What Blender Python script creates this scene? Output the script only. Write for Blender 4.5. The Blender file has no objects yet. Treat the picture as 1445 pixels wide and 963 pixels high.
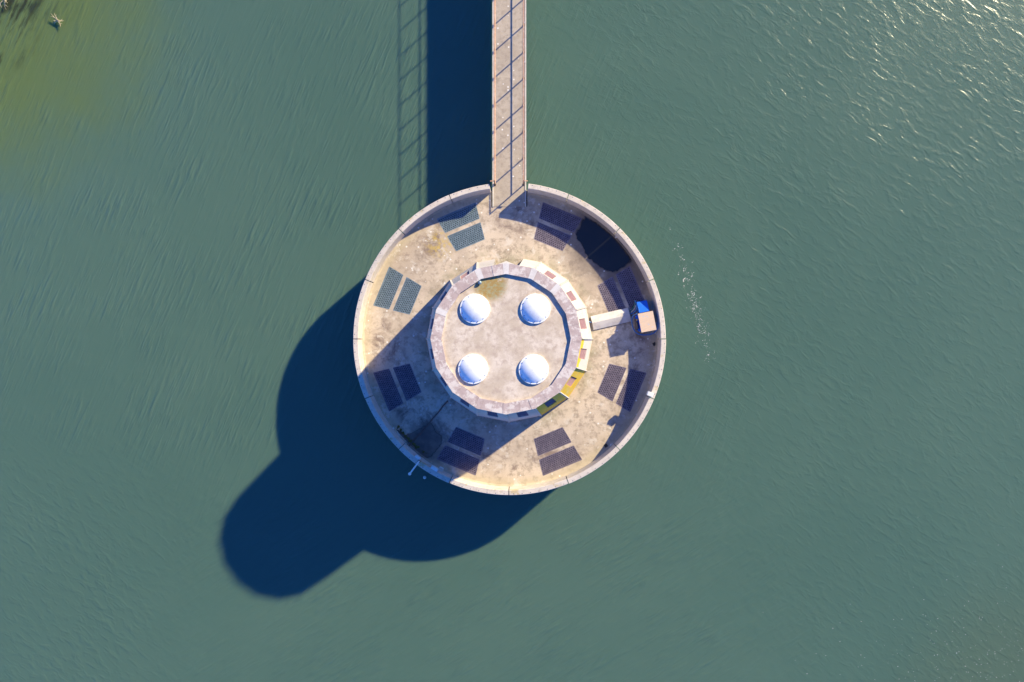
import bpy, math, random
from mathutils import Vector, Matrix
from mathutils.geometry import tessellate_polygon
random.seed(7)
R_ = math.radians
sc = bpy.context.scene
col = sc.collection

# ------------------------------------------------------------------ camera
FPX, CX, CY = 963.0, 722.5, 481.5            # focal length / centre in photograph pixels (1445 wide)
CAM = Vector((1.0, -0.12, 43.9)); TILT = R_(1.16)
cam = bpy.data.cameras.new('camera'); cam.sensor_width = 36; cam.lens = 36 * FPX / 1445; cam.clip_end = 3000
co = bpy.data.objects.new('camera', cam); col.objects.link(co)
co.location = CAM; co.rotation_euler = (0, TILT, 0)
sc.camera = co

# ------------------------------------------------------------------ light
SUN_EL = R_(25.3); SUN_X, SUN_Y = 0.756, 0.6546
SUN_DIR = Vector((SUN_X * math.cos(SUN_EL), SUN_Y * math.cos(SUN_EL), math.sin(SUN_EL))).normalized()
w = bpy.data.worlds.new('World'); sc.world = w; w.use_nodes = True
nt = w.node_tree; nt.nodes.clear()
sky = nt.nodes.new('ShaderNodeTexSky'); sky.sky_type = 'NISHITA'; sky.sun_disc = False
sky.sun_elevation = SUN_EL; sky.sun_rotation = math.atan2(SUN_X, SUN_Y)
sky.air_density = 1.0; sky.dust_density = 0.0; sky.ozone_density = 10.0; sky.altitude = 3500
bgn = nt.nodes.new('ShaderNodeBackground'); bgn.inputs['Strength'].default_value = 0.145
wo = nt.nodes.new('ShaderNodeOutputWorld')
tint = nt.nodes.new('ShaderNodeMix'); tint.data_type = 'RGBA'; tint.blend_type = 'MULTIPLY'; tint.inputs[0].default_value = 1.0
tint.inputs[7].default_value = (0.55, 0.85, 1.15, 1)      # deep, polarised blue of the day
nt.links.new(sky.outputs[0], tint.inputs[6]); nt.links.new(tint.outputs[2], bgn.inputs[0]); nt.links.new(bgn.outputs[0], wo.inputs[0])
sl = bpy.data.lights.new('sun', 'SUN'); sl.energy = 5.0; sl.angle = R_(1.0); sl.color = (1.0, 0.86, 0.55)
so = bpy.data.objects.new('sun', sl); col.objects.link(so); so.location = (30, 30, 60)
so.rotation_euler = SUN_DIR.to_track_quat('Z', 'Y').to_euler()
sc.view_settings.view_transform = 'Standard'; sc.view_settings.look = 'None'
sc.view_settings.gamma = 1.0; sc.view_settings.use_curve_mapping = False
sc.view_settings.exposure = 1.12

# ------------------------------------------------------------------ levels in metres (water is z = 0, tower axis is x = y = 0)
ZR, ZD, ZT = 3.77, 2.67, 9.45                 # parapet rim, deck, coping of the drum
RO, RI = 9.20, 8.90                           # parapet outer / inner radius

def P(px, py, z):
    """photograph pixel -> point on the level z"""
    d = Vector(((px - CX) / FPX, -(py - CY) / FPX, -1.0))
    d = Matrix.Rotation(TILT, 3, 'Y') @ d
    t = (z - CAM.z) / d.z
    return CAM + d * t

# ------------------------------------------------------------------ mesh helpers
class MB:
    def __init__(s): s.v = []; s.f = []; s.smooth = False
    def add(s, vs, fs):
        o = len(s.v); s.v += [tuple(p) for p in vs]; s.f += [tuple(i + o for i in f) for f in fs]; return s
    def box(s, c, size, rz=0.0, axes=None):
        c = Vector(c); hx, hy, hz = (a / 2 for a in size)
        if axes is None:
            ca, sa = math.cos(rz), math.sin(rz)
            axes = (Vector((ca, sa, 0)), Vector((-sa, ca, 0)), Vector((0, 0, 1)))
        vs = [c + axes[0] * x * hx + axes[1] * y * hy + axes[2] * z * hz for z in (-1, 1) for y in (-1, 1) for x in (-1, 1)]
        return s.add(vs, [(0, 2, 3, 1), (4, 5, 7, 6), (0, 1, 5, 4), (2, 6, 7, 3), (0, 4, 6, 2), (1, 3, 7, 5)])
    def bar(s, a, b, wd, ht):
        a, b = Vector(a), Vector(b); d = b - a; L = d.length; d.normalize()
        up = Vector((0, 0, 1)) if abs(d.z) < 0.95 else Vector((1, 0, 0))
        sd = up.cross(d).normalized(); up = d.cross(sd)
        return s.box((a + b) / 2, (L, wd, ht), axes=(d, sd, up))
    def prism(s, pts, z0, z1):
        n = len(pts)
        vs = [(p[0], p[1], z0) for p in pts] + [(p[0], p[1], z1) for p in pts]
        return s.add(vs, [tuple(range(n - 1, -1, -1)), tuple(range(n, 2 * n))] + [(i, (i + 1) % n, n + (i + 1) % n, n + i) for i in range(n)])
    def tube(s, pts, rad, n=8, caps=True):
        pts = [Vector(p) for p in pts]; k = len(pts)
        rads = rad if isinstance(rad, (list, tuple)) else [rad] * k
        vs = []; prev = None
        for i, p in enumerate(pts):
            d = (pts[min(i + 1, k - 1)] - pts[max(i - 1, 0)]).normalized()
            if prev is None:
                up = Vector((0, 0, 1)) if abs(d.z) < 0.9 else Vector((1, 0, 0)); x = up.cross(d).normalized()
            else: x = (prev - d * prev.dot(d)).normalized()
            prev = x; y = d.cross(x)
            for j in range(n):
                a = 2 * math.pi * j / n; vs.append(p + (x * math.cos(a) + y * math.sin(a)) * rads[i])
        fs = [(i * n + j, i * n + (j + 1) % n, (i + 1) * n + (j + 1) % n, (i + 1) * n + j) for i in range(k - 1) for j in range(n)]
        if caps: fs += [tuple(range(n - 1, -1, -1)), tuple(range((k - 1) * n, k * n))]
        return s.add(vs, fs)
    def lathe(s, prof, n=32, c=(0, 0, 0), a0=0.0, a1=2 * math.pi, closed=True):
        full = abs(a1 - a0 - 2 * math.pi) < 1e-6; m = n if full else n + 1; k = len(prof); vs = []
        for j in range(m):
            a = a0 + (a1 - a0) * j / n
            for r, z in prof: vs.append((c[0] + r * math.cos(a), c[1] + r * math.sin(a), c[2] + z))
        fs = []
        for j in range(n):
            j2 = (j + 1) % m
            for i in range(k if closed else k - 1):
                i2 = (i + 1) % k; fs.append((j * k + i, j2 * k + i, j2 * k + i2, j * k + i2))
        if not full and closed: fs += [tuple(range(k)), tuple(n * k + i for i in range(k - 1, -1, -1))]
        return s.add(vs, fs)
    def mesh(s, name, mat):
        me = bpy.data.meshes.new(name); me.from_pydata(s.v, [], s.f); me.update()
        if mat: me.materials.append(mat)
        if s.smooth:
            me.polygons.foreach_set('use_smooth', [True] * len(me.polygons))
        return me
    def build(s, name, mat, parent=None, loc=None):
        return link(name, s.mesh(name, mat), parent, loc)

def link(name, me, parent=None, loc=None, rz=0.0):
    o = bpy.data.objects.new(name, me); col.objects.link(o)
    if parent is not None: o.parent = parent
    if loc is not None: o.location = loc
    o.rotation_euler = (0, 0, rz)
    return o
def tag(o, label=None, cat=None, group=None, kind=None):
    for k, v in (('label', label), ('category', cat), ('group', group), ('kind', kind)):
        if v: o[k] = v
    return o
def empty(name, loc=(0, 0, 0), rz=0.0):
    o = bpy.data.objects.new(name, None); col.objects.link(o); o.location = loc; o.rotation_euler = (0, 0, rz); o.empty_display_size = 0.3
    return o
def copy_tree(o, parent=None):
    c = o.copy(); col.objects.link(c); c.parent = parent
    for ch in list(o.children): copy_tree(ch, c)
    return c
def pol(r, deg, z=0.0): return Vector((r * math.cos(R_(deg)), r * math.sin(R_(deg)), z))

# ------------------------------------------------------------------ material helpers
class NT:
    def __init__(s, name):
        s.m = bpy.data.materials.new(name); s.m.use_nodes = True; s.t = s.m.node_tree
        s.b = s.t.nodes['Principled BSDF']; s.o = s.t.nodes['Material Output']
        s.tc = s.t.nodes.new('ShaderNodeTexCoord').outputs['Object']
    def n(s, typ, **kw):
        x = s.t.nodes.new(typ)
        for k, v in kw.items(): setattr(x, k, v)
        return x
    def put(s, sock, v):
        if isinstance(v, bpy.types.NodeSocket): s.t.links.new(v, sock)
        else: sock.default_value = v
    def noise(s, scale, detail=4, rough=0.55, vec=None, dist=0.0):
        x = s.n('ShaderNodeTexNoise'); s.put(x.inputs['Vector'], vec or s.tc)
        x.inputs['Scale'].default_value = scale; x.inputs['Detail'].default_value = detail
        x.inputs['Roughness'].default_value = rough; x.inputs['Distortion'].default_value = dist
        return x.outputs['Fac']
    def map(s, rz=0.0, scale=(1, 1, 1), loc=(0, 0, 0), vec=None):
        x = s.n('ShaderNodeMapping', vector_type='TEXTURE'); s.put(x.inputs['Vector'], vec or s.tc)
        x.inputs['Rotation'].default_value = (0, 0, rz); x.inputs['Scale'].default_value = scale; x.inputs['Location'].default_value = loc
        return x.outputs[0]
    def ramp(s, v, a, b, lo=0.0, hi=1.0, smooth=True):
        x = s.n('ShaderNodeMapRange', interpolation_type='SMOOTHSTEP' if smooth else 'LINEAR')
        s.put(x.inputs[0], v); x.inputs[1].default_value = a; x.inputs[2].default_value = b
        x.inputs[3].default_value = lo; x.inputs[4].default_value = hi
        return x.outputs[0]
    def math(s, op, a, b=0.0, clamp=False):
        x = s.n('ShaderNodeMath', operation=op, use_clamp=clamp); s.put(x.inputs[0], a); s.put(x.inputs[1], b); return x.outputs[0]
    def mul(s, a, b): return s.math('MULTIPLY', a, b)
    def mix(s, f, a, b):
        x = s.n('ShaderNodeMix', data_type='RGBA'); s.put(x.inputs[0], f)
        s.put(x.inputs[6], a if isinstance(a, bpy.types.NodeSocket) else (*a, 1)); s.put(x.inputs[7], b if isinstance(b, bpy.types.NodeSocket) else (*b, 1))
        return x.outputs[2]
    def bump(s, h, strength=0.3, dist=0.01):
        x = s.n('ShaderNodeBump'); x.inputs['Strength'].default_value = strength; x.inputs['Distance'].default_value = dist
        s.put(x.inputs['Height'], h); s.put(s.b.inputs['Normal'], x.outputs[0]); return x
    def xyz(s):
        x = s.n('ShaderNodeSeparateXYZ'); s.put(x.inputs[0], s.tc); return x.outputs
    def dist(s, p):
        x = s.n('ShaderNodeVectorMath', operation='DISTANCE'); s.put(x.inputs[0], s.tc); x.inputs[1].default_value = p; return x.outputs['Value']
    def specks(s, scale, size):
        x = s.n('ShaderNodeTexVoronoi'); s.put(x.inputs['Vector'], s.tc); x.inputs['Scale'].default_value = scale
        y = s.n('ShaderNodeSeparateColor'); s.put(y.inputs[0], x.outputs['Color'])
        a = s.ramp(x.outputs['Distance'], size * 0.6, size, 1, 0)
        return s.mul(a, s.ramp(y.outputs[0], 0.62, 0.64))
    def col(s, c, rough=0.8, metal=0.0, spec=0.5):
        s.put(s.b.inputs['Base Color'], c if isinstance(c, bpy.types.NodeSocket) else (*c, 1))
        s.put(s.b.inputs['Roughness'], rough); s.b.inputs['Metallic'].default_value = metal
        s.b.inputs['Specular IOR Level'].default_value = spec
        return s.m

def concrete(name, c1, c2, c3, big=0.35, speck=None, stain=None, streak=False, bump=0.35):
    k = NT(name)
    a = k.noise(big, 5, 0.62); b = k.noise(3.2, 5, 0.65); f = k.noise(24, 3, 0.6)
    c = k.mix(k.ramp(a, 0.36, 0.66), c1, c2)
    c = k.mix(k.mul(k.ramp(b, 0.45, 0.68), 0.9), c, c3)
    c = k.mix(k.ramp(f, 0.52, 0.72, 0, 0.5), c, tuple(x * 0.62 for x in c1))
    if stain: c = stain(k, c)
    if speck: c = k.mix(k.mul(k.specks(speck[0], speck[1]), 0.85), c, (0.72, 0.70, 0.66))
    h = k.math('ADD', k.mul(b, 0.6), k.mul(f, 0.4))
    k.bump(h, bump, 0.03)
    return k.col(c, 0.9, spec=0.25)

def deck_stain(k, c):
    x, y, z = k.xyz()
    r = k.math('SQRT', k.math('ADD', k.mul(x, x), k.mul(y, y)))
    band = k.mul(k.ramp(r, 5.9, 6.8), k.ramp(r, 8.6, 8.0))
    blot = k.ramp(k.noise(0.62, 6, 0.68, dist=0.6), 0.49, 0.66)
    c = k.mix(k.mul(k.mul(band, blot), 0.9), c, (0.185, 0.135, 0.115))
    c = k.mix(k.mul(k.ramp(r, 8.25, 8.7), 0.55), c, (0.42, 0.36, 0.25))
    p = P(621, 345, ZD)
    lich = k.mul(k.ramp(k.dist((p.x, p.y, ZD)), 0.2, 1.3, 1, 0), k.ramp(k.noise(3.0, 5, 0.7), 0.42, 0.62))
    c = k.mix(k.mul(lich, 0.9), c, (0.50, 0.36, 0.10))
    # darker olive mottling close round the foot of the drum
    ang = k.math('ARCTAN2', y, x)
    ring = k.mul(k.ramp(r, 6.0, 5.05), k.ramp(k.noise(1.4, 5, 0.6), 0.4, 0.6))
    c = k.mix(k.mul(ring, 0.45), c, (0.19, 0.19, 0.12))
    # pale efflorescence blots
    c = k.mix(k.mul(k.ramp(k.noise(1.1, 7, 0.75, dist=0.3), 0.54, 0.64), 0.7), c, (0.60, 0.54, 0.47))
    # dark wet patch by the parapet
    for px, py, r0, r1 in ((845, 338, 1.2, 3.4), (885, 375, 0.9, 2.6), (603, 622, 0.8, 1.8)):
        p = P(px, py, ZD)
        d = k.math('ADD', k.dist((p.x, p.y, ZD)), k.mul(k.math('SUBTRACT', k.noise(1.5, 5, 0.65), 0.5), 1.6))
        c = k.mix(k.ramp(d, r1, r0, 0, 0.75), c, (0.12, 0.10, 0.09))
    return c
def roof_stain(k, c):
    p = P(692, 402, 9.15)
    m = k.mul(k.ramp(k.dist((p.x, p.y, 9.15)), 0.55, 1.15, 1, 0), k.ramp(k.noise(1.6, 5, 0.7), 0.30, 0.44))
    mc = k.mix(k.ramp(k.noise(7, 5, 0.7), 0.4, 0.62), (0.31, 0.20, 0.06), (0.30, 0.28, 0.15))
    return k.mix(k.mul(m, 0.95), c, mc)
def parapet_stain(k, c):
    x, y, z = k.xyz()
    m = k.mul(k.ramp(z, 3.2, 3.7), k.ramp(k.noise(1.3, 5, 0.7), 0.56, 0.66))
    return k.mix(k.mul(m, 0.6), c, (0.42, 0.31, 0.10))

M = {}
M['deck'] = concrete('deck_concrete', (0.43, 0.35, 0.275), (0.58, 0.48, 0.375), (0.31, 0.25, 0.195), 0.30, (2.6, 0.17), deck_stain)
M['bridge'] = concrete('bridge_concrete', (0.37, 0.31, 0.245), (0.44, 0.375, 0.30), (0.30, 0.25, 0.20), 0.6, (3.2, 0.20))
M['edge'] = concrete('edge_concrete', (0.56, 0.52, 0.45), (0.60, 0.56, 0.50), (0.45, 0.41, 0.35), 0.6)
M['parapet'] = concrete('parapet_concrete', (0.54, 0.475, 0.41), (0.60, 0.53, 0.46), (0.46, 0.40, 0.34), 0.5, None, parapet_stain)
M['shaft'] = concrete('shaft_concrete', (0.30, 0.28, 0.24), (0.36, 0.33, 0.29), (0.22, 0.21, 0.18), 0.4)
M['roof'] = concrete('roof_screed', (0.49, 0.405, 0.315), (0.63, 0.545, 0.455), (0.42, 0.335, 0.27), 1.1, None, roof_stain)
M['wall'] = concrete('drum_wall', (0.46, 0.415, 0.37), (0.51, 0.465, 0.42), (0.40, 0.355, 0.315), 0.5)
def cop_stain(k, c):
    return k.mix(k.mul(k.ramp(k.noise(2.0, 6, 0.75), 0.49, 0.56), 0.8), c, (0.62, 0.56, 0.51))
M['coping'] = concrete('coping_stone', (0.42, 0.33, 0.305), (0.48, 0.39, 0.36), (0.37, 0.285, 0.265), 0.7, None, cop_stain)
M['cement'] = concrete('white_cement', (0.60, 0.56, 0.53), (0.64, 0.60, 0.57), (0.52, 0.48, 0.45), 1.2)
k = NT('yellow_paint')
yc = k.mix(k.ramp(k.noise(2.5, 5, 0.7), 0.56, 0.66), (0.62, 0.40, 0.02), (0.50, 0.44, 0.30))
M['yellow'] = k.col(yc, 0.75)
k = NT('yellow_part')
x, y, z = k.xyz()
msk = k.ramp(k.math('ADD', z, k.mul(k.noise(0.9, 4, 0.6), 2.2)), 8.6, 8.8)
M['yellow_part'] = k.col(k.mix(msk, (0.48, 0.435, 0.39), (0.62, 0.40, 0.02)), 0.8)
k = NT('louvre_paint'); M['louvre'] = k.col(k.mix(k.ramp(k.noise(5, 4), 0.4, 0.7), (0.33, 0.20, 0.21), (0.40, 0.26, 0.265)), 0.6)
k = NT('galvanised'); M['galv'] = k.col(k.mix(k.ramp(k.noise(6, 4), 0.35, 0.7), (0.16, 0.225, 0.26), (0.25, 0.32, 0.36)), 0.5, 0.35)
k = NT('grate_shade_tone'); M['grate_b'] = k.col(k.mix(k.ramp(k.noise(4, 4), 0.35, 0.7), (0.15, 0.125, 0.17), (0.24, 0.205, 0.25)), 0.5, 0.3)  # darker purple copy of the grating steel, missing glare and shade put into colour
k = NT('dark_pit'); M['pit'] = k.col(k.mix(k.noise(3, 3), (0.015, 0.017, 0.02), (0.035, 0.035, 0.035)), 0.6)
k = NT('rusty_rail'); M['rust'] = k.col(k.mix(k.ramp(k.noise(8, 5), 0.4, 0.65), (0.50, 0.27, 0.16), (0.58, 0.38, 0.27)), 0.7)
k = NT('dark_steel'); M['steel'] = k.col(k.mix(k.noise(5, 4), (0.07, 0.06, 0.06), (0.14, 0.11, 0.10)), 0.55, 0.4)
k = NT('dome_white'); gp = k.n('ShaderNodeNewGeometry').outputs['Position']
c = k.mix(k.ramp(k.noise(2.2, 6, 0.7, vec=gp, dist=0.5), 0.45, 0.72), (0.76, 0.77, 0.78), (0.64, 0.64, 0.63))
c = k.mix(k.ramp(k.noise(9, 4, 0.7, vec=gp), 0.64, 0.70, 0, 0.6), c, (0.40, 0.38, 0.33))
M['dome'] = k.col(c, 0.5)
k = NT('bolt'); M['bolt'] = k.col((0.10, 0.12, 0.18), 0.5, 0.4)
k = NT('joint'); M['joint'] = k.col(k.mix(k.noise(6, 3), (0.05, 0.045, 0.04), (0.10, 0.09, 0.08)), 0.9)
k = NT('blue_paint'); M['blue'] = k.col(k.mix(k.ramp(k.noise(5, 5), 0.55, 0.7), (0.015, 0.13, 0.62), (0.05, 0.18, 0.55)), 0.3)
k = NT('plywood')
c = k.mix(k.ramp(k.noise(1.0, 5, 0.6, vec=k.map(0.2, (0.5, 0.05, 1))), 0.35, 0.7), (0.60, 0.44, 0.31), (0.52, 0.39, 0.29))
c = k.mix(k.ramp(k.noise(4.5, 4), 0.62, 0.66, 0, 0.8), c, (0.35, 0.42, 0.55))
M['ply'] = k.col(c, 0.75)
k = NT('white_sheet')
M['sheet'] = k.col(k.mix(k.ramp(k.noise(2.5, 5, 0.65), 0.4, 0.75), (0.58, 0.55, 0.53), (0.46, 0.42, 0.40)), 0.5)
k = NT('hose_blue'); M['hose'] = k.col(k.mix(k.noise(6, 2), (0.03, 0.15, 0.42), (0.06, 0.22, 0.50)), 0.4)
k = NT('hose_green'); M['hoseg'] = k.col(k.mix(k.noise(6, 2), (0.01, 0.12, 0.12), (0.02, 0.17, 0.16)), 0.45)
k = NT('grey_hose'); M['hosew'] = k.col(k.mix(k.noise(6, 2), (0.34, 0.36, 0.40), (0.45, 0.46, 0.50)), 0.5)
k = NT('white_box'); M['box'] = k.col(k.mix(k.ramp(k.noise(6, 4), 0.5, 0.75), (0.68, 0.68, 0.66), (0.56, 0.55, 0.52)), 0.5)
k = NT('dead_wood'); M['wood'] = k.col(k.mix(k.ramp(k.noise(9, 5), 0.35, 0.7), (0.46, 0.39, 0.24), (0.30, 0.24, 0.14)), 0.85)
k = NT('foam'); M['foam'] = k.col(k.mix(k.noise(3, 2), (0.42, 0.42, 0.40), (0.66, 0.65, 0.62)), 0.6)
k = NT('puddle'); pb = k.noise(1.2, 3); k.bump(pb, 0.05, 0.01); M['puddle'] = k.col(k.mix(pb, (0.014, 0.016, 0.020), (0.024, 0.024, 0.024)), 0.03)
def soft_rim(k):
    at = k.n('ShaderNodeAttribute', attribute_name='inside')
    f = k.math('ADD', at.outputs['Fac'], k.mul(k.math('SUBTRACT', k.noise(2.2, 6, 0.7), 0.5), 1.3))
    k.put(k.b.inputs['Alpha'], k.ramp(f, 0.12, 0.62))
soft_rim(k)
k = NT('wet_concrete'); soft_rim(k)
M['wet'] = k.col(k.mix(k.ramp(k.noise(1.8, 6, 0.7), 0.35, 0.7), (0.10, 0.078, 0.068), (0.17, 0.135, 0.11)), 0.4)
k = NT('moss'); M['moss'] = k.col(k.mix(k.noise(9, 5), (0.05, 0.07, 0.015), (0.16, 0.12, 0.03)), 0.95)

# ------------------------------------------------------------------ lake water
k = NT('lake_water')
x, y, z = k.xyz()
wob = k.mul(k.math('SUBTRACT', k.noise(0.07, 3, 0.5), 0.5), 14.0)
xx = k.math('ADD', x, wob); yy = k.math('SUBTRACT', y, wob)
# wind waves (crests run from upper left to lower right), lee ripples on the left and below the tower
wa = k.ramp(k.noise(1.0, 4, 0.58, k.map(R_(-38), (0.9, 0.42, 1)), 0.4), 0.46, 0.85, 0, 1, False)
wa2 = k.noise(1.0, 2.0, 0.5, k.map(R_(-60), (0.55, 0.22, 1), (3, 5, 0)), 0.5)
wb = k.ramp(k.noise(1.0, 2.5, 0.5, k.map(R_(66), (2.0, 0.24, 1)), 0.3), 0.45, 0.85, 0, 1, False)
wc = k.ramp(k.noise(1.0, 2.5, 0.5, k.map(R_(37), (1.8, 0.24, 1)), 0.3), 0.45, 0.85, 0, 1, False)
east = k.ramp(k.math('ADD', xx, k.mul(yy, 0.35)), 2, 18)
sw = k.mul(k.mul(k.ramp(xx, -17, -27), k.ramp(yy, -3, -13)), 1.25)
wind = k.math('MAXIMUM', east, sw)
lee = k.math('SUBTRACT', 1.0, wind, True)
south = k.ramp(yy, -4, -14)
patch = k.ramp(k.noise(0.20, 3, 0.6), 0.36, 0.66, 0.15, 1.0)
h = k.mul(k.math('ADD', k.mul(wa, 0.025), k.mul(wa2, 0.007)), k.mul(k.math('ADD', k.mul(wind, 0.9), 0.08), k.math('ADD', 0.55, k.mul(patch, 0.45))))
hl = k.math('ADD', k.mul(k.mul(wb, 0.066), k.math('SUBTRACT', 1.0, south)), k.mul(k.mul(wc, 0.066), south))
h = k.math('ADD', h, k.mul(k.mul(hl, lee), patch))
bm = k.bump(h, 1.0, 1.0)
body = k.mix(k.ramp(k.noise(0.05, 5, 0.6, dist=0.8), 0.32, 0.68), (0.070, 0.132, 0.102), (0.080, 0.143, 0.109))
# green shallows with dark slanted streaks and the silty lower right one
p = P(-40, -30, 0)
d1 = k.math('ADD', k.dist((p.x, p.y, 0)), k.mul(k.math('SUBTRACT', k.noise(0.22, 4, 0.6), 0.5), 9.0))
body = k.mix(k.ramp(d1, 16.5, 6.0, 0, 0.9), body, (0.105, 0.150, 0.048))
dark_streaks = k.mul(k.ramp(d1, 8.0, 3.5), k.ramp(k.noise(1.0, 5, 0.65, k.map(R_(62), (2.8, 0.6, 1))), 0.46, 0.64))
body = k.mix(k.mul(dark_streaks, 0.9), body, (0.022, 0.026, 0.012))
p = P(1480, 1040, 0)
body = k.mix(k.ramp(k.dist((p.x, p.y, 0)), 13, 5, 0, 0.5), body, (0.085, 0.120, 0.075))
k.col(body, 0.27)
k.b.inputs['IOR'].default_value = 1.333
k.b.inputs['Subsurface Weight'].default_value = 0.80
k.b.inputs['Subsurface Radius'].default_value = (0.42, 0.75, 1.10)
k.b.inputs['Subsurface Scale'].default_value = 1.5
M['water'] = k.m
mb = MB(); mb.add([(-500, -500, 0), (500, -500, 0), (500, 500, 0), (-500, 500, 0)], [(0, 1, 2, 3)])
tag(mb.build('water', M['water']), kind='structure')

# bank beyond the frame that carries the far end of the bridge
k = NT('bank_soil'); bn = k.noise(0.6, 6, 0.65); k.bump(bn, 0.6, 0.15)
M['bank'] = k.col(k.mix(k.ramp(bn, 0.38, 0.62), (0.16, 0.13, 0.075), (0.07, 0.085, 0.03)), 0.95)
mb = MB(); mb.smooth = True; NXB, NYB = 80, 30
for j in range(NYB + 1):
    for i in range(NXB + 1):
        bx_ = -200 + 400 * i / NXB; t = j / NYB
        by_ = 50 + 6 * math.sin(bx_ * 0.045) + 2 * math.sin(bx_ * 0.19 + 1) + t * t * 160
        mb.v.append((bx_, by_, -1.5 + 4.1 * min(1, t * 4.0) + 14 * t * t + random.uniform(-.2, .2) * t))
for j in range(NYB):
    for i in range(NXB):
        q0 = j * (NXB + 1) + i; mb.f.append((q0, q0 + 1, q0 + NXB + 2, q0 + NXB + 1))
tag(mb.build('bank', M['bank']), kind='structure')

# ------------------------------------------------------------------ the tower
tower = tag(empty('intake_tower', (0, 0, 0)), 'round concrete intake tower with walled deck and sixteen sided drum standing in the lake', 'tower')

# deck: sheet with grating openings and a notch for the bridge end
HALF = 8.65; A = [6.15, 7.18, 7.43, 8.40]
SECT = [22.5 + 45 * i for i in range(8)]
def trap(a0, a1, cdeg, half=HALF):
    return [pol(a / math.cos(R_(half)), cdeg + s * half) for a, s in ((a0, -1), (a1, -1), (a1, 1), (a0, 1))]
BW = 1.02; NW = BW + 0.065                     # bridge half width, notch half width
BXC = P(718.8, 200, ZD).x; NY0 = P(719, 292, ZD).y
outer = []
a_r = math.degrees(math.acos((BXC + NW) / 9.02)); a_l = math.degrees(math.acos((BXC - NW) / 9.02))
n = 180
for i in range(n + 1):
    outer.append(pol(9.02, a_l + (360 - (a_l - a_r)) * i / n))
outer += [Vector((BXC + NW, NY0, 0)), Vector((BXC - NW, NY0, 0))]
inner = [pol(3.4, -360 * i / 48) for i in range(48)]
loops = [outer, inner]
for s in SECT:
    loops.append(list(reversed(trap(A[0], A[1], s)))); loops.append(list(reversed(trap(A[2], A[3], s))))
flat = [v for l in loops for v in l]
tris = tessellate_polygon([[Vector((v.x, v.y, 0)) for v in l] for l in loops])
mb = MB(); mb.add([(v.x, v.y, ZD) for v in flat], [])
for t in tris:
    a, b, c = (flat[i] for i in t)
    mb.f.append(tuple(t) if (b - a).cross(c - a).z > 0 else tuple(reversed(t)))
off = 0
for l in loops:                                # side walls of every edge, 0.35 m down
    m = len(l)
    mb.add([(v.x, v.y, ZD) for v in l] + [(v.x, v.y, ZD - 0.35) for v in l], [(i, i + m, (i + 1) % m + m, (i + 1) % m) for i in range(m)])
mb.build('deck', M['deck'], tower)
# pits below the gratings
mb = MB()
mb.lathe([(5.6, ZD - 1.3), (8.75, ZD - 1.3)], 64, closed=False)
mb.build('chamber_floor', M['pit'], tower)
# shaft: battered outside wall under the deck
mb = MB(); mb.smooth = True
mb.lathe([(9.14, ZD - 0.30), (9.50, 0.0), (9.7, -3.0), (8.8, -3.0), (8.8, ZD - 0.36)], 128)
mb.build('shaft', M['shaft'], tower)
# parapet: sixteen segments with open joints, cut for the bridge
GAPL, GAPR = math.degrees(math.acos((BXC - 1.13) / 9.0)), math.degrees(math.acos((BXC + 1.13) / 9.0))
prof = [(RI, ZD - 0.25), (RO, ZD - 0.25), (RO, ZR - 0.02), (RO - 0.02, ZR), (RI + 0.02, ZR), (RI, ZR - 0.02)]
hole_me = None
for i in range(16):
    a0, a1 = 22.5 * i + 0.16, 22.5 * (i + 1) - 0.16
    if i == 3: a1 = GAPR
    if i == 4: a0 = GAPL
    dz = random.uniform(-0.012, 0.012); dr = random.uniform(-0.012, 0.012)
    mb = MB(); mb.lathe([(r + dr, zz + (dz if zz > ZD else 0)) for r, zz in prof], 14, a0=R_(a0), a1=R_(a1))
    seg = mb.build('parapet_segment', M['parapet'], tower)
    mb = MB(); nh = max(2, int((a1 - a0) / 3.0))
    for j in range(nh):
        a = a0 + (a1 - a0) * (j + 0.5) / nh
        c = pol(9.12 + dr, a, ZR + dz); mb.lathe([(0.001, 0.004), (0.028, 0.003), (0.028, -0.01)], 6, c, closed=False)
    tag(mb.build('anchor_cap', M['bolt'], seg), kind='stuff')
    mb = MB()                                  # fillet at the foot of the parapet
    mb.lathe([(RI + 0.05, ZD - 0.05), (RI + 0.05, ZD + 0.05), (RI - 0.02, ZD + 0.045), (RI - 0.11, ZD + 0.008), (RI - 0.11, ZD - 0.05)], 14, a0=R_(a0 - (0 if i == 4 else 0.16)), a1=R_(a1 + (0 if i == 3 else 0.16)))
    mb.build('fillet', M['deck'], tower)

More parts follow.
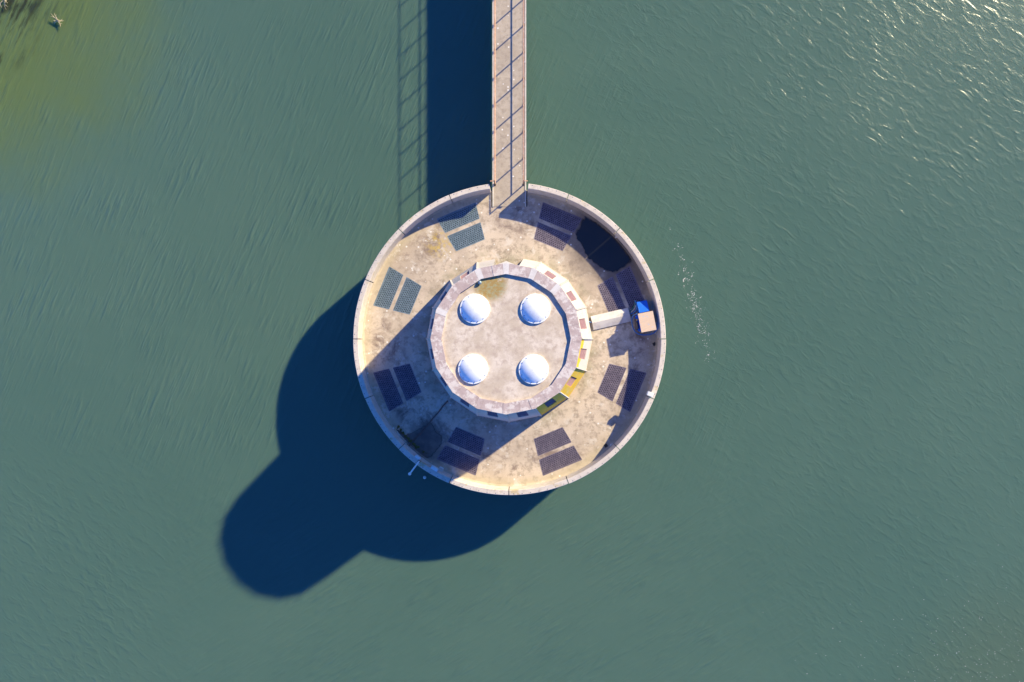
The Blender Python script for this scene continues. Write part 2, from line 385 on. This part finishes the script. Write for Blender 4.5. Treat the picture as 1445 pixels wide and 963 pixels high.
# drum: battered panels with tall louvred slots
RB, RT = 5.02, 3.80; ZW = ZT - 0.10
DOOR = 10.0
def wallpt(t, a0, a1, u):                      # t = 0 foot .. 1 top, u across between two vertex angles
    r = RB + (RT - RB) * t
    p = pol(r, a0).lerp(pol(r, a1), u); p.z = ZD + (ZW - ZD) * t; return p
for i in range(16):
    a0, a1 = 22.5 * i, 22.5 * (i + 1); u0, u1 = 0.0, 1.0
    if i == 3: u1 = 1 - DOOR / 22.5
    if i == 4: u0 = DOOR / 22.5
    mat = {13: M['yellow'], 14: M['yellow'], 15: M['yellow_part']}.get(i, M['wall'])
    vent = i not in (3, 4)
    mb = MB(); W = lambda t, u, d=0.0: wallpt(t, a0, a1, u) - pol(d, (a0 + a1) / 2)
    if vent:
        us = [0, 0.33, 0.67, 1]; ts = [0, 0.34, 0.88, 1]
        g = [[W(t, u) for u in us] for t in ts]
        for ti in range(3):
            for ui in range(3):
                if ti == 1 and ui == 1: continue
                mb.add([g[ti][ui], g[ti][ui + 1], g[ti + 1][ui + 1], g[ti + 1][ui]], [(0, 1, 2, 3)])
        q = [g[1][1], g[1][2], g[2][2], g[2][1]]; qi = [p - pol(0.07, (a0 + a1) / 2) for p in q]
        for j in range(4): mb.add([q[j], q[(j + 1) % 4], qi[(j + 1) % 4], qi[j]], [(0, 1, 2, 3)])
        pan = mb.build('wall_panel', mat, tower)
        if i == 12: pan.data.materials[0] = M['wall']
        mb = MB(); mb.add(qi, [(0, 1, 2, 3)])
        nd = pol(1, (a0 + a1) / 2)
        for j in range(9):
            f = (j + 0.5) / 9; l = qi[0].lerp(qi[3], f); r = qi[1].lerp(qi[2], f)
            mb.bar(l.lerp(r, 0.02) + nd * 0.02, l.lerp(r, 0.98) + nd * 0.02, 0.05, 0.03)
        mb.build('vent', M['louvre'], pan)
    else:
        q = [W(0, u0), W(0, u1), W(1, u1), W(1, u0)]
        ue = u1 if i == 3 else u0
        foot = W(0, ue); top = W(1, ue); back = Vector((top.x, top.y, ZD))
        mb.add(q, [(0, 1, 2, 3)])
        # thick end of the panel: triangular cheek, 0.3 m thick
        mb.add([foot, top, back], [(0, 1, 2), (2, 1, 0)])
        pan = mb.build('wall_panel', mat, tower)
# ribs over the corners
for i in range(16):
    if i == 4: continue
    a = 22.5 * i; f = pol(RB + 0.01, a, ZD); t = pol(RT + 0.02, a, ZW)
    mb = MB(); mb.bar(f, t, 0.055, 0.10); mb.build('rib', M['wall'], tower)
# entrance wall and door at the bridge side
pl, pr = wallpt(1, 90, 112.5, DOOR / 22.5), wallpt(1, 67.5, 90, 1 - DOOR / 22.5)
mb = MB(); apex = pol(RT, 90)
mb.add([(pr.x, pr.y - 0.03, ZD), (apex.x, apex.y - 0.03, ZD), (pl.x, pl.y - 0.03, ZD), (pr.x, pr.y - 0.03, ZW), (apex.x, apex.y - 0.03, ZW), (pl.x, pl.y - 0.03, ZW)], [(0, 1, 4, 3), (1, 2, 5, 4)])
mb.build('entrance_wall', M['wall'], tower)
mb = MB(); mb.box((0, RT - 0.01, ZD + 1.05), (0.95, 0.12, 2.1)); dr_ = mb.build('door', M['steel'], tower)
mb = MB(); mb.box((0.35, RT + 0.07, ZD + 1.0), (0.12, 0.05, 0.03)); mb.build('handle', M['galv'], dr_)
mb = MB(); mb.prism([(pr.x + 0.0, pr.y + 0.02), (apex.x, apex.y + 0.16), (pl.x, pl.y + 0.02), (pl.x, pl.y - 0.05), (pr.x, pr.y - 0.05)], ZW - 0.35, ZW - 0.2)
mb.build('lintel', M['cement'], tower)

# coping: two slabs on each side and a corner block
CI = 3.27
mb = MB(); mb.lathe([(3.30, ZT - 0.6), (3.78, ZT - 0.6), (3.78, ZT - 0.105), (3.30, ZT - 0.105)], 16)
mb.build('ring_beam', M['wall'], tower)
white_corner = {3: 1, 4: 1, 5: 1, 7: 1, 2: 1}
for i in range(16):
    a0, a1 = 22.5 * i, 22.5 * (i + 1)
    o0, o1, i0, i1 = pol(3.83, a0), pol(3.83, a1), pol(CI, a0), pol(CI, a1)
    for u0, u1 in ((0.115, 0.497), (0.503, 0.885)):
        dz = random.uniform(-0.008, 0.008)
        mb = MB(); mb.prism([o0.lerp(o1, u0), o0.lerp(o1, u1), i0.lerp(i1, u1), i0.lerp(i1, u0)], ZT - 0.10, ZT + dz)
        mb.build('coping_stone', M['coping'], tower)
    b0, bi = pol(3.83, a0 - 22.5), pol(CI, a0 - 22.5)
    mb = MB(); dz = random.uniform(0.0, 0.012)
    mb.prism([b0.lerp(o0, 0.89), o0, o0.lerp(o1, 0.11), i0.lerp(i1, 0.11), i0, bi.lerp(i0, 0.89)], ZT - 0.10, ZT + dz)
    mb.build('corner_stone', M['cement'] if i in white_corner else M['coping'], tower)
mb = MB(); mb.add([pol(3.40, 22.5 * i, ZT - 0.12) for i in range(16)], [tuple(range(16))])
mb.build('roof', M['roof'], tower)
p = P(677, 399, ZT)
mb = MB(); mb.lathe([(0.001, 0.16), (0.05, 0.16), (0.10, 0.11), (0.10, 0.07), (0.055, 0.07), (0.055, 0.0)], 14, closed=False); mb.smooth = True
mb.build('vent_pipe', M['galv'], tower, (p.x, p.y, ZT - 0.12))

# ------------------------------------------------------------------ roof domes
def make_dome(loc, label, rz):
    d = tag(empty('roof_dome', loc, rz), label, 'dome', 'white domes on the drum roof')
    return d
prof = [(0.76, 0.0), (0.76, 0.085), (0.752, 0.095), (0.69, 0.10)]
mbf = MB(); mbf.lathe(prof + [(0.001, 0.10)], 48, closed=False); fl_me = mbf.mesh('flange', M['dome'])
Rs = (0.69 ** 2 + 0.23 ** 2) / (2 * 0.23)
mbs = MB(); mbs.smooth = True
mbs.lathe([(0.69 * math.cos(t * math.pi / 2 / 10) if t < 10 else 0.001, 0.10 + math.sqrt(Rs ** 2 - (0.69 * math.cos(t * math.pi / 2 / 10)) ** 2) - (Rs - 0.23)) for t in range(11)], 48, closed=False)
sh_me = mbs.mesh('shell', M['dome'])
mbb = MB(); mbb.lathe([(0.001, 0.03), (0.02, 0.028), (0.023, 0.0)], 8, closed=False); bo_me = mbb.mesh('bolt', M['bolt'])
for (px, py), lab, rz in (((670, 436), 'white roof dome next to the ochre moss patch and vent pipe', 0.1), ((755.5, 436), 'white roof dome on the bridge side nearest the white corrugated cover', 0.3),
                          ((667.5, 521), 'white roof dome on the shaded side of the drum toward the lamp arm', 0.0), ((753, 521.5), 'white roof dome nearest the yellow painted wall panels', 0.2)):
    p = P(px, py, ZT - 0.05); d = make_dome((p.x, p.y, ZT - 0.12), lab, rz)
    link('flange', fl_me, d); link('shell', sh_me, d)
    for j in range(13): link('bolt', bo_me, d, pol(0.665 if j % 2 else 0.67, 360 / 13 * j, 0.112))

# ------------------------------------------------------------------ gratings
def clip_line(poly, p, d):
    t0, t1 = -1e9, 1e9; n = len(poly)
    for i in range(n):
        a, b = poly[i], poly[(i + 1) % n]; e = b - a; nn = Vector((-e.y, e.x)); den = nn.dot(d); num = nn.dot(a - p)
        if abs(den) < 1e-9:
            if num > 0: return None
            continue
        t = num / den
        if den > 0: t0 = max(t0, t)
        else: t1 = min(t1, t)
    return (t0, t1) if t1 - t0 > 0.02 else None
def grating_meshes(a0, a1, mat):
    pts = [Vector((v.x, v.y)) for v in trap(a0, a1, 0)]
    c0 = Vector(((a0 + a1) / 2, 0)); pts = [(p - c0) * 0.985 for p in pts]
    fr = MB()
    for i in range(4): fr.bar((*pts[i], 0.0), (*pts[(i + 1) % 4], 0.0), 0.045, 0.05)
    g = MB(); pitch = 0.13
    for ang, zz in ((30, 0.0), (150, 0.004), (90, -0.004)):
        d = Vector((math.cos(R_(ang)), math.sin(R_(ang)))); nn = Vector((-d.y, d.x))
        for j in range(-14, 15):
            p = nn * (j * pitch * 0.866 + (0.03 if ang == 90 else 0)); t = clip_line(pts, p, d)
            if t: g.bar((*(p + d * t[0]), zz), (*(p + d * t[1]), zz), 0.036, 0.03)
    return fr.mesh('frame', mat), g.mesh('bar_grid', mat)
gm = {(m, z): grating_meshes(A[2 * z], A[2 * z + 1], M[m]) for m in ('galv', 'grate_b') for z in (0, 1)}
WHERE = {67.5: 'right of the bridge beside the dark puddle', 22.5: 'between the dark puddle and the blue machine', 337.5: 'below the blue machine',
         292.5: 'below the yellow panels in full sun', 247.5: 'beside the brown wet patch', 202.5: 'deep in the drum shadow on the left',
         157.5: 'on the sunlit left of the deck', 112.5: 'left of the bridge end'}
for s in SECT:
    for z in (0, 1):
        c = pol((A[2 * z] + A[2 * z + 1]) / 2, s, ZD - 0.02)
        g = tag(empty('floor_grating', c, R_(s)), ('drum side' if z == 0 else 'parapet side') + ' panel of the floor grating pair ' + WHERE[s], 'grating', 'floor gratings in the tower deck')
        f, b = gm[('galv' if 90 < s < 180 else 'grate_b', z)]
        link('frame', f, g); tag(link('bar_grid', b, g), kind='stuff')

# ------------------------------------------------------------------ puddle, wet patch, drain line
def sheet(name, pix, z, mat, sub=4):
    pts = [P(x, y, z) for x, y in pix]; n = len(pts); out = []
    for i in range(n):                          # Catmull-Rom outline with a little raggedness
        p0, p1, p2, p3 = (pts[(i + j - 1) % n] for j in range(4))
        for j in range(sub):
            t = j / sub
            q = 0.5 * ((2 * p1) + (p2 - p0) * t + (2 * p0 - 5 * p1 + 4 * p2 - p3) * t * t + (3 * p1 - p0 - 3 * p2 + p3) * t ** 3)
            out.append(Vector((q.x + random.uniform(-.03, .03), q.y + random.uniform(-.03, .03), z)))
    cen = sum(out, Vector()) / len(out); ins = [cen + (v - cen) * (0.80 + random.uniform(-.05, .05)) for v in out]; m = len(out)
    tr = tessellate_polygon([ins]); mb = MB(); mb.add(out + ins, [(i, (i + 1) % m, m + (i + 1) % m, m + i) for i in range(m)])
    for t in tr:
        a, b, c = (ins[i] for i in t); t = [i + m for i in t]; mb.f.append(tuple(t) if (b - a).cross(c - a).z > 0 else tuple(reversed(t)))
    o = mb.build(name, mat)
    at = o.data.attributes.new('inside', 'FLOAT', 'POINT'); at.data.foreach_set('value', [0.0] * m + [1.0] * m)
    return o
tag(sheet('puddle', [(823, 304), (840, 312), (866, 331), (888, 354), (893, 369), (880, 381), (866, 386), (850, 381), (836, 371), (826, 361), (819, 345), (810, 332), (815, 318)], ZD + 0.006, M['puddle']), kind='structure')
tag(sheet('wet_patch', [(557, 606), (566, 613), (578, 611), (592, 604), (603, 599), (610, 597.5), (616, 608), (626, 617), (624, 627), (615, 640), (606, 648), (596, 645), (580, 632), (566, 618)], ZD + 0.005, M['wet']), kind='structure')
a, b = P(632, 566, ZD), P(577, 630, ZD)
mb = MB(); mb.tube([a.lerp(b, t / 8) + Vector((random.uniform(-.02, .02), random.uniform(-.02, .02), 0.03)) for t in range(9)], 0.04, 8)
tag(mb.build('drain_pipe', M['steel']), 'thin dark pipe running from the drum across the wet patch to the parapet', 'pipe')
mb = MB()
for i in range(38):
    p = pol(8.62 + random.uniform(-0.08, 0.05), random.uniform(218, 234), ZD + 0.02); s_ = random.uniform(.03, .09)
    mb.lathe([(0.001, s_ * 0.6), (s_ * 0.7, s_ * 0.35), (s_, 0)], 6, p, closed=False)
tag(mb.build('moss', M['moss']), 'green and brown moss growing along the parapet foot by the wet patch', 'moss', kind='stuff')
for (px, py), lab in (((923.5, 485.8), 'small square floor drain in the shadow near the blue machine'), ((855, 629), 'small square floor drain near the parapet below the bright lamp block')):
    p = P(px, py, ZD)
    e = tag(empty('floor_drain', (p.x, p.y, ZD), 0.5), lab, 'drain', 'floor drains')
    mb = MB(); mb.prism([(-.10, -.10), (.10, -.10), (.10, .10), (-.10, .10)], -0.01, 0.012); mb.build('frame', M['joint'], e)
    mb = MB()
    for j in range(4): mb.box((-0.06 + 0.04 * j, 0, 0.018), (0.015, 0.16, 0.01))
    tag(mb.build('drain_bars', M['pit'], e), kind='stuff')

# ------------------------------------------------------------------ bridge
Y1 = 62.0
br = tag(empty('footbridge', (BXC, NY0, ZD)), 'narrow straight concrete footbridge running from the tower deck out of the top', 'bridge')
mb = MB(); mb.box((0, (Y1 - NY0) / 2, -0.13), (2 * BW - 0.16, Y1 - NY0, 0.30)); mb.build('slab', M['bridge'], br)
for s in (-1, 1):
    mb = MB(); mb.box((s * (BW - 0.0385), (Y1 - NY0) / 2, -0.12), (0.075, Y1 - NY0, 0.335)); mb.build('edge_strip', M['edge'], br)
mb = MB(); mb.box((0, (Y1 - NY0) / 2 + 0.9, -0.285 - 0.55), (2 * BW - 0.3, Y1 - NY0 - 1.8, 1.1)); mb.build('girder', M['shaft'], br)
HR = 1.25
yP = [P(738, 261 - 37.4 * j, ZD).y for j in range(40)]
yP = [y for y in yP if y < Y1 - 0.5]
def railing(s, lab):
    xr = BXC + s * (BW - 0.15)
    r = tag(empty('railing', (xr, yP[0], ZD)), lab, 'railing', 'railings of the footbridge')
    mp = MB(); mp.box((0, 0, HR / 2 + 0.01), (0.05, 0.05, HR)); mp.box((0, 0, 0.03), (0.13, 0.13, 0.025)); me = mp.mesh('post', M['steel'])
    for y in yP: link('post', me, r, (0, y - yP[0], 0), 0)
    L = yP[-1] - yP[0]
    mb = MB(); mb.tube([(0, -0.03, HR + 0.03), (0, L, HR + 0.03)], 0.027, 8); mb.build('top_rail', M['rust'], r)
    mb = MB(); mb.tube([(-s * 0.035, -0.03, 0.47), (-s * 0.035, L, 0.47)], 0.03, 8); mb.build('middle_rail', M['rust'], r)
    mb = MB(); mb.bar((0, 0, HR * 0.8), (s * 0.24, 0.0, HR * 0.8), 0.05, 0.05); mb.build('wall_tie', M['rust'], r)
railing(-1, 'rusty railing on the left edge of the footbridge, over its own dark shadow')
railing(1, 'rusty railing on the right edge of the footbridge, throwing its shadow over the walkway')

# ------------------------------------------------------------------ things on the deck
# white corrugated cover between drum and machine
q = [P(833.5, 446.7, ZD), P(886.5, 434.3, ZD), P(890, 454, ZD), P(837, 466, ZD)]
c = sum(q, Vector()) / 4; ax = ((q[1] - q[0]) + (q[2] - q[3])); L = ax.length / 2; ax.normalize(); ang = math.atan2(ax.y, ax.x)
Wd = ((q[0] - q[3]).length + (q[1] - q[2]).length) / 2
cv = tag(empty('corrugated_cover', (c.x, c.y, ZD), ang), 'low white corrugated sheet cover reaching from the drum to the blue machine', 'cover')
for s in (-1, 1):
    mb = MB(); nn = 56; vs = []; RIDGE, LOW = 0.19, 0.07
    for i in range(nn * 2 + 1):
        x = -L / 2 + L * i / (nn * 2); wv = 0.007 * (1 if i % 2 else -1)
        for t in (0.0, 0.5, 1.0): vs.append((x, s * t * Wd / 2, RIDGE + (LOW - RIDGE) * t ** 1.3 + wv))
    m = nn * 2 + 1; k0 = len(vs); vs += [(a_, b_, z_ - 0.008) for a_, b_, z_ in vs]
    fs = []
    for i in range(m - 1):
        for t in range(2):
            a_, b_ = i * 3 + t, (i + 1) * 3 + t
            fs += [(a_, b_, b_ + 1, a_ + 1), (k0 + a_, k0 + a_ + 1, k0 + b_ + 1, k0 + b_)]
    mb.add(vs, fs); mb.build('sheet', M['sheet'], cv)
for x in (-L / 2 + 0.08, 0, L / 2 - 0.08):
    mb = MB(); mb.prism([(x - 0.03, -Wd / 2 + 0.06), (x + 0.03, -Wd / 2 + 0.06), (x + 0.03, Wd / 2 - 0.06), (x - 0.03, Wd / 2 - 0.06)], 0.0, 0.055); mb.build('bearer', M['wood'], cv)
a_ = P(829, 453.5, ZD + .1); b_ = P(836, 456, ZD)
mb = MB(); mb.tube([(a_.x - 0.15, a_.y, ZD + 0.15), (a_.x, a_.y, ZD + 0.12), (b_.x, b_.y, ZD + 0.07), (b_.x + 0.5, b_.y + 0.1, ZD + 0.045)], 0.03, 8)
tag(mb.build('blue_pipe', M['hose']), 'short blue pipe leaving the drum wall under the corrugated cover', 'pipe')

# blue machine with plywood top
ZM = ZD + 1.08
q = [P(900.5, 443, ZM), P(920.7, 439, ZM), P(927, 465.4, ZM), P(905, 469.6, ZM)]
c = sum(q, Vector()) / 4; ax = ((q[1] - q[0]) + (q[2] - q[3])).normalized(); ang = math.atan2(ax.y, ax.x)
sx = ((q[1] - q[0]).length + (q[2] - q[3]).length) / 2; sy = ((q[0] - q[3]).length + (q[1] - q[2]).length) / 2
mc = tag(empty('pump_machine', (c.x, c.y, ZD), ang), 'blue machine with weathered plywood top standing by the right parapet', 'machine')
mb = MB(); mb.box((-0.02, 0, 0.58), (sx * 0.92, sy * 0.90, 0.82)); mb.build('body', M['blue'], mc)
mb = MB(); mb.box((0.0, 0.0, 1.065), (sx, sy, 0.03)); mb.build('top_board', M['ply'], mc)
mb = MB(); mb.box((0, -sy * 0.45 - 0.025, 0.98), (sx * 0.8, 0.03, 0.12)); mb.build('yellow_label', M['yellow'], mc)
mb = MB(); mb.box((-sx * 0.5 - 0.06, 0.0, 0.80), (0.14, sy * 0.8, 0.06)); mb.build('side_shelf', M['blue'], mc)
mb = MB(); mb.box((-sx * 0.5 - 0.11, -0.05, 0.5), (0.12, sy * 0.55, 0.4)); mb.build('side_tank', M['steel'], mc)
for i in (-1, 1):
    for j in (-1, 1):
        mb = MB(); mb.box((i * sx * 0.38, j * sy * 0.36, 0.085), (0.1, 0.1, 0.17)); mb.build('leg', M['steel'], mc)
mb = MB(); mb.smooth = True; mb.tube([(-sx * 0.5 - 0.12, sy * 0.12, 0.84), (-sx * 0.5 - 0.12, -sy * 0.28, 0.84)], 0.07, 12); mb.build('motor', M['steel'], mc)
mb = MB(); mb.tube([(-sx * 0.5 - 0.10, sy * 0.20, 0.82), (-sx * 0.5 - 0.10, sy * 0.20, 0.95)], 0.045, 8); mb.build('valve', M['yellow'], mc)
# blue cabinet behind it
q = [P(899.5, 425.5, ZD + .85), P(910.6, 424, ZD + .85), P(917.5, 438, ZD + .85), P(904, 441.5, ZD + .85)]
c2 = sum(q, Vector()) / 4; ax2 = ((q[1] - q[0]) + (q[2] - q[3])).normalized(); ang2 = math.atan2(ax2.y, ax2.x)
cb = tag(empty('blue_cabinet', (c2.x, c2.y, ZD), ang2), 'bright blue cabinet with slanted lid touching the machine on its bridge side', 'cabinet')
mb = MB(); cx, cy = 0.27, 0.32
mb.add([(-cx, -cy, 0), (cx, -cy, 0), (cx, cy, 0), (-cx, cy, 0), (-cx, -cy, 0.80), (cx, -cy, 0.80), (cx, cy, 0.60), (-cx, cy, 0.60)], [(3, 2, 1, 0), (4, 5, 6, 7), (0, 1, 5, 4), (1, 2, 6, 5), (2, 3, 7, 6), (3, 0, 4, 7)])
mb.build('body', M['blue'], cb)
mb = MB(); mb.box((0, -0.02, 0.725), (2 * cx + 0.06, 2 * cy + 0.05, 0.025), axes=(Vector((1, 0, 0)), Vector((0, cy * 2, -0.2)).normalized(), Vector((0, 0.2, cy * 2)).normalized())); mb.build('lid', M['blue'], cb)
mb = MB(); mb.box((0.04, -0.24, 0.80), (0.40, 0.20, 0.012), axes=(Vector((1, 0, 0)), Vector((0, cy * 2, -0.2)).normalized(), Vector((0, 0.2, cy * 2)).normalized())); mb.build('glare_plate', M['box'], cb)  # pale plate stands in for sun glare on the blue lid
def hose(pix, z, mat, rad, lab):
    pts = [P(x, y, ZD + zz) for (x, y), zz in zip(pix, z)]
    out = []
    for i in range(len(pts) - 1):
        p0, p1, p2, p3 = pts[max(i - 1, 0)], pts[i], pts[i + 1], pts[min(i + 2, len(pts) - 1)]
        for j in range(6):
            t = j / 6; out.append(0.5 * ((2 * p1) + (p2 - p0) * t + (2 * p0 - 5 * p1 + 4 * p2 - p3) * t * t + (3 * p1 - p0 - 3 * p2 + p3) * t ** 3))
    out.append(pts[-1]); mb = MB(); mb.smooth = True; mb.tube(out, rad, 8)
    tag(mb.build('hose', mat), lab, 'hose', 'hoses round the blue machine')
hose([(899, 443), (893.5, 446), (891.5, 453), (893, 462), (897, 469), (904, 472.5), (914, 472.5), (923, 470), (928, 463), (929, 455)], [.75, .5, .4, .35, .3, .3, .3, .35, .5, .6], M['hose'], 0.032, 'long blue hose looping round the left and front of the machine')
hose([(896, 424.5), (898.5, 430), (898, 437), (894, 441.5), (889.5, 443)], [.5, .42, .3, .15, .1], M['hose'], 0.038, 'short blue hose curling beside the cabinet to the corrugated cover')
hose([(896, 424), (896, 430), (892.5, 436), (889, 440)], [.3, .22, .12, .06], M['hoseg'], 0.04, 'dark green hose lying on the grating next to the cabinet')
hose([(897, 431), (895.5, 436), (890.5, 441)], [.36, .28, .18], M['hosew'], 0.03, 'thin grey hose between the green and the blue hose')

# lamp block on the right parapet, boxes and mast on the left parapet
def on_wall(name, deg, size, zc, lab, cat, mat, parts=True, rr=RI, out=0.0):
    c = pol(rr - size[0] / 2 + out, deg, zc - size[2] / 2)
    e = tag(empty(name, c, R_(deg)), lab, cat)
    mb = MB(); mb.box((0, 0, size[2] / 2), size); b = mb.build('housing', mat, e)
    if parts:
        mb = MB(); mb.box((-size[0] / 2 - 0.012, 0, size[2] / 2), (0.024, size[1] * 0.8, size[2] * 0.8)); mb.build('cover_plate', M['box'], e)
    return e
def ang_of(px, py, z=ZR):
    p = P(px, py, z); return math.degrees(math.atan2(p.y, p.x))
on_wall('floodlight', ang_of(917, 556), (0.34, 0.24, 0.26), ZR + 0.14, 'pale lamp block fixed on the inside of the sunny right parapet', 'lamp', M['box'], out=0.13)
on_wall('junction_box', ang_of(594, 640), (0.12, 0.36, 0.22), ZR - 0.12, 'small white box on the parapet between wet patch and lamp arm', 'box', M['box'])
on_wall('switch_box', ang_of(611, 665), (0.16, 0.44, 0.30), ZR - 0.10, 'larger white box on the parapet where the drum shadow ends', 'box', M['box'])
on_wall('cable_box', ang_of(618, 670), (0.22, 0.30, 0.16), ZR - 0.55, 'weathered beige box low on the parapet beside the larger white box', 'box', M['edge'])
am = ang_of(591.5, 651)
pm = pol(RI + 0.05, am, ZR)
ma = tag(empty('lamp_arm', pm, R_(am)), 'slim white arm with round head reaching out over the water from the left parapet', 'arm')
mb = MB(); mb.tube([(0, 0, 0.0), (0, 0, 0.10), (0.08, 0, 0.16), (0.84, 0, 0.24)], 0.045, 10); mb.build('pole', M['box'], ma)
mb = MB(); mb.smooth = True; mb.lathe([(0.001, 0.10), (0.06, 0.08), (0.09, 0.03), (0.085, -0.05), (0.001, -0.08)], 14, (0.86, 0, 0.24), closed=False); mb.build('head', M['box'], ma)
mb = MB(); mb.box((0, 0, 0.012), (0.16, 0.16, 0.024)); mb.build('base_plate', M['steel'], ma)

# floating ball
p = P(599.3, 674, 0.05)
fb = tag(empty('buoy', (p.x, p.y, 0)), 'small pale ball floating in the dark shadow below the lamp arm', 'buoy')
mb = MB(); mb.smooth = True; mb.lathe([(0.001, 0.17), (0.06, 0.155), (0.095, 0.10), (0.105, 0.04), (0.095, -0.03), (0.05, -0.08)], 14, closed=False); mb.build('ball', M['box'], fb)
mb = MB(); mb.lathe([(0.02, 0.165), (0.02, 0.21), (0.001, 0.215)], 8, closed=False); mb.build('eye', M['box'], fb)

# foam streak and small pale flecks on the water
def fleck(mb, p, s_):
    n = 5; a0 = random.uniform(0, 6); zt = random.uniform(0.01, 0.02)
    mb.add([(p.x + s_ * random.uniform(.6, 1.1) * math.cos(a0 + 2 * math.pi * j / n), p.y + s_ * random.uniform(.6, 1.1) * math.sin(a0 + 2 * math.pi * j / n), 0.004) for j in range(n)] + [(p.x, p.y, zt)],
           [(j, (j + 1) % n, n) for j in range(n)])
mb = MB(); cl = [(945, 325, 4), (957, 350, 7), (967, 378, 8), (974, 405, 9), (981, 432, 11), (988, 455, 12), (992, 478, 9), (997, 503, 4)]
for i in range(190):
    t = min(max(random.gauss(0.55, 0.24), 0), 0.999) * (len(cl) - 1); j = int(t); f = t - j
    x = cl[j][0] + (cl[j + 1][0] - cl[j][0]) * f; y = cl[j][1] + (cl[j + 1][1] - cl[j][1]) * f; wd = cl[j][2]
    x += random.gauss(0, wd * 0.5); y += random.gauss(0, 5); sz = random.uniform(0.008, 0.030) * random.choice((0.7, 1, 1.5))
    for q in range(random.choice((1, 1, 2, 3, 5))):
        fleck(mb, P(x + random.gauss(0, 1.1), y + random.gauss(0, 2.0), 0), sz * random.uniform(0.5, 1.1))
tag(mb.build('foam_streak', M['foam']), 'long streak of white foam flecks drifting off the right of the tower', 'foam', kind='stuff')
mb = MB()  # small pale discs scattered over the lower right water
for i in range(230):
    x = 1445 - abs(random.gauss(0, 130)); y = 963 - abs(random.gauss(0, 75))
    fleck(mb, P(x + 10, y + 5, 0), random.uniform(0.010, 0.026))
tag(mb.build('pale_flecks', M['foam']), 'scattered pale flecks on the water in the lower right corner', 'foam', kind='stuff')

# dead branches sticking out of the shallow corner
def dead_branch(px, py, lab, n, size, seed, zrot):
    rnd = random.Random(seed); p = P(px, py, 0)
    e = tag(empty('dead_branch', (p.x, p.y, 0), zrot), lab, 'branch', 'dead branches in the shallows')
    mb = MB(); mb.tube([(0, 0, -0.6), (0.03, 0, 0.0), (0.05, 0.05, 0.25)], [0.06, 0.05, 0.035], 7); mb.build('stem', M['wood'], e)
    for i in range(n):
        a = 2 * math.pi * i / n + rnd.uniform(-.35, .35); L = size * rnd.uniform(0.5, 1.0); up = rnd.uniform(0.0, 0.45)
        pts = [Vector((0.03, 0.02, 0.12 + 0.1 * rnd.random()))]; d = Vector((math.cos(a), math.sin(a), up))
        for j in range(4):
            d = (d + Vector((rnd.uniform(-.35, .35), rnd.uniform(-.35, .35), rnd.uniform(-.2, .15)))).normalized(); pts.append(pts[-1] + d * L / 4)
        for v in pts: v.z = max(v.z, 0.03)
        mb = MB(); mb.tube(pts, [0.032, 0.027, 0.022, 0.016, 0.008], 6)
        s2 = (pts[3] - pts[2]).cross(Vector((0, 0, 1))) * rnd.choice((-1, 1)) + (pts[3] - pts[2]); mb.tube([pts[2], pts[2] + s2 * 0.6, pts[2] + s2 * 1.1], [0.018, 0.013, 0.006], 5)
        mb.build('twig', M['wood'], e)
dead_branch(83, 31, 'bleached dead branch spreading like a star above the green shallows', 8, 0.55, 3, 0.3)
dead_branch(8, 2, 'yellowish dead branch cut by the upper left corner of the picture', 6, 0.75, 11, 1.0)
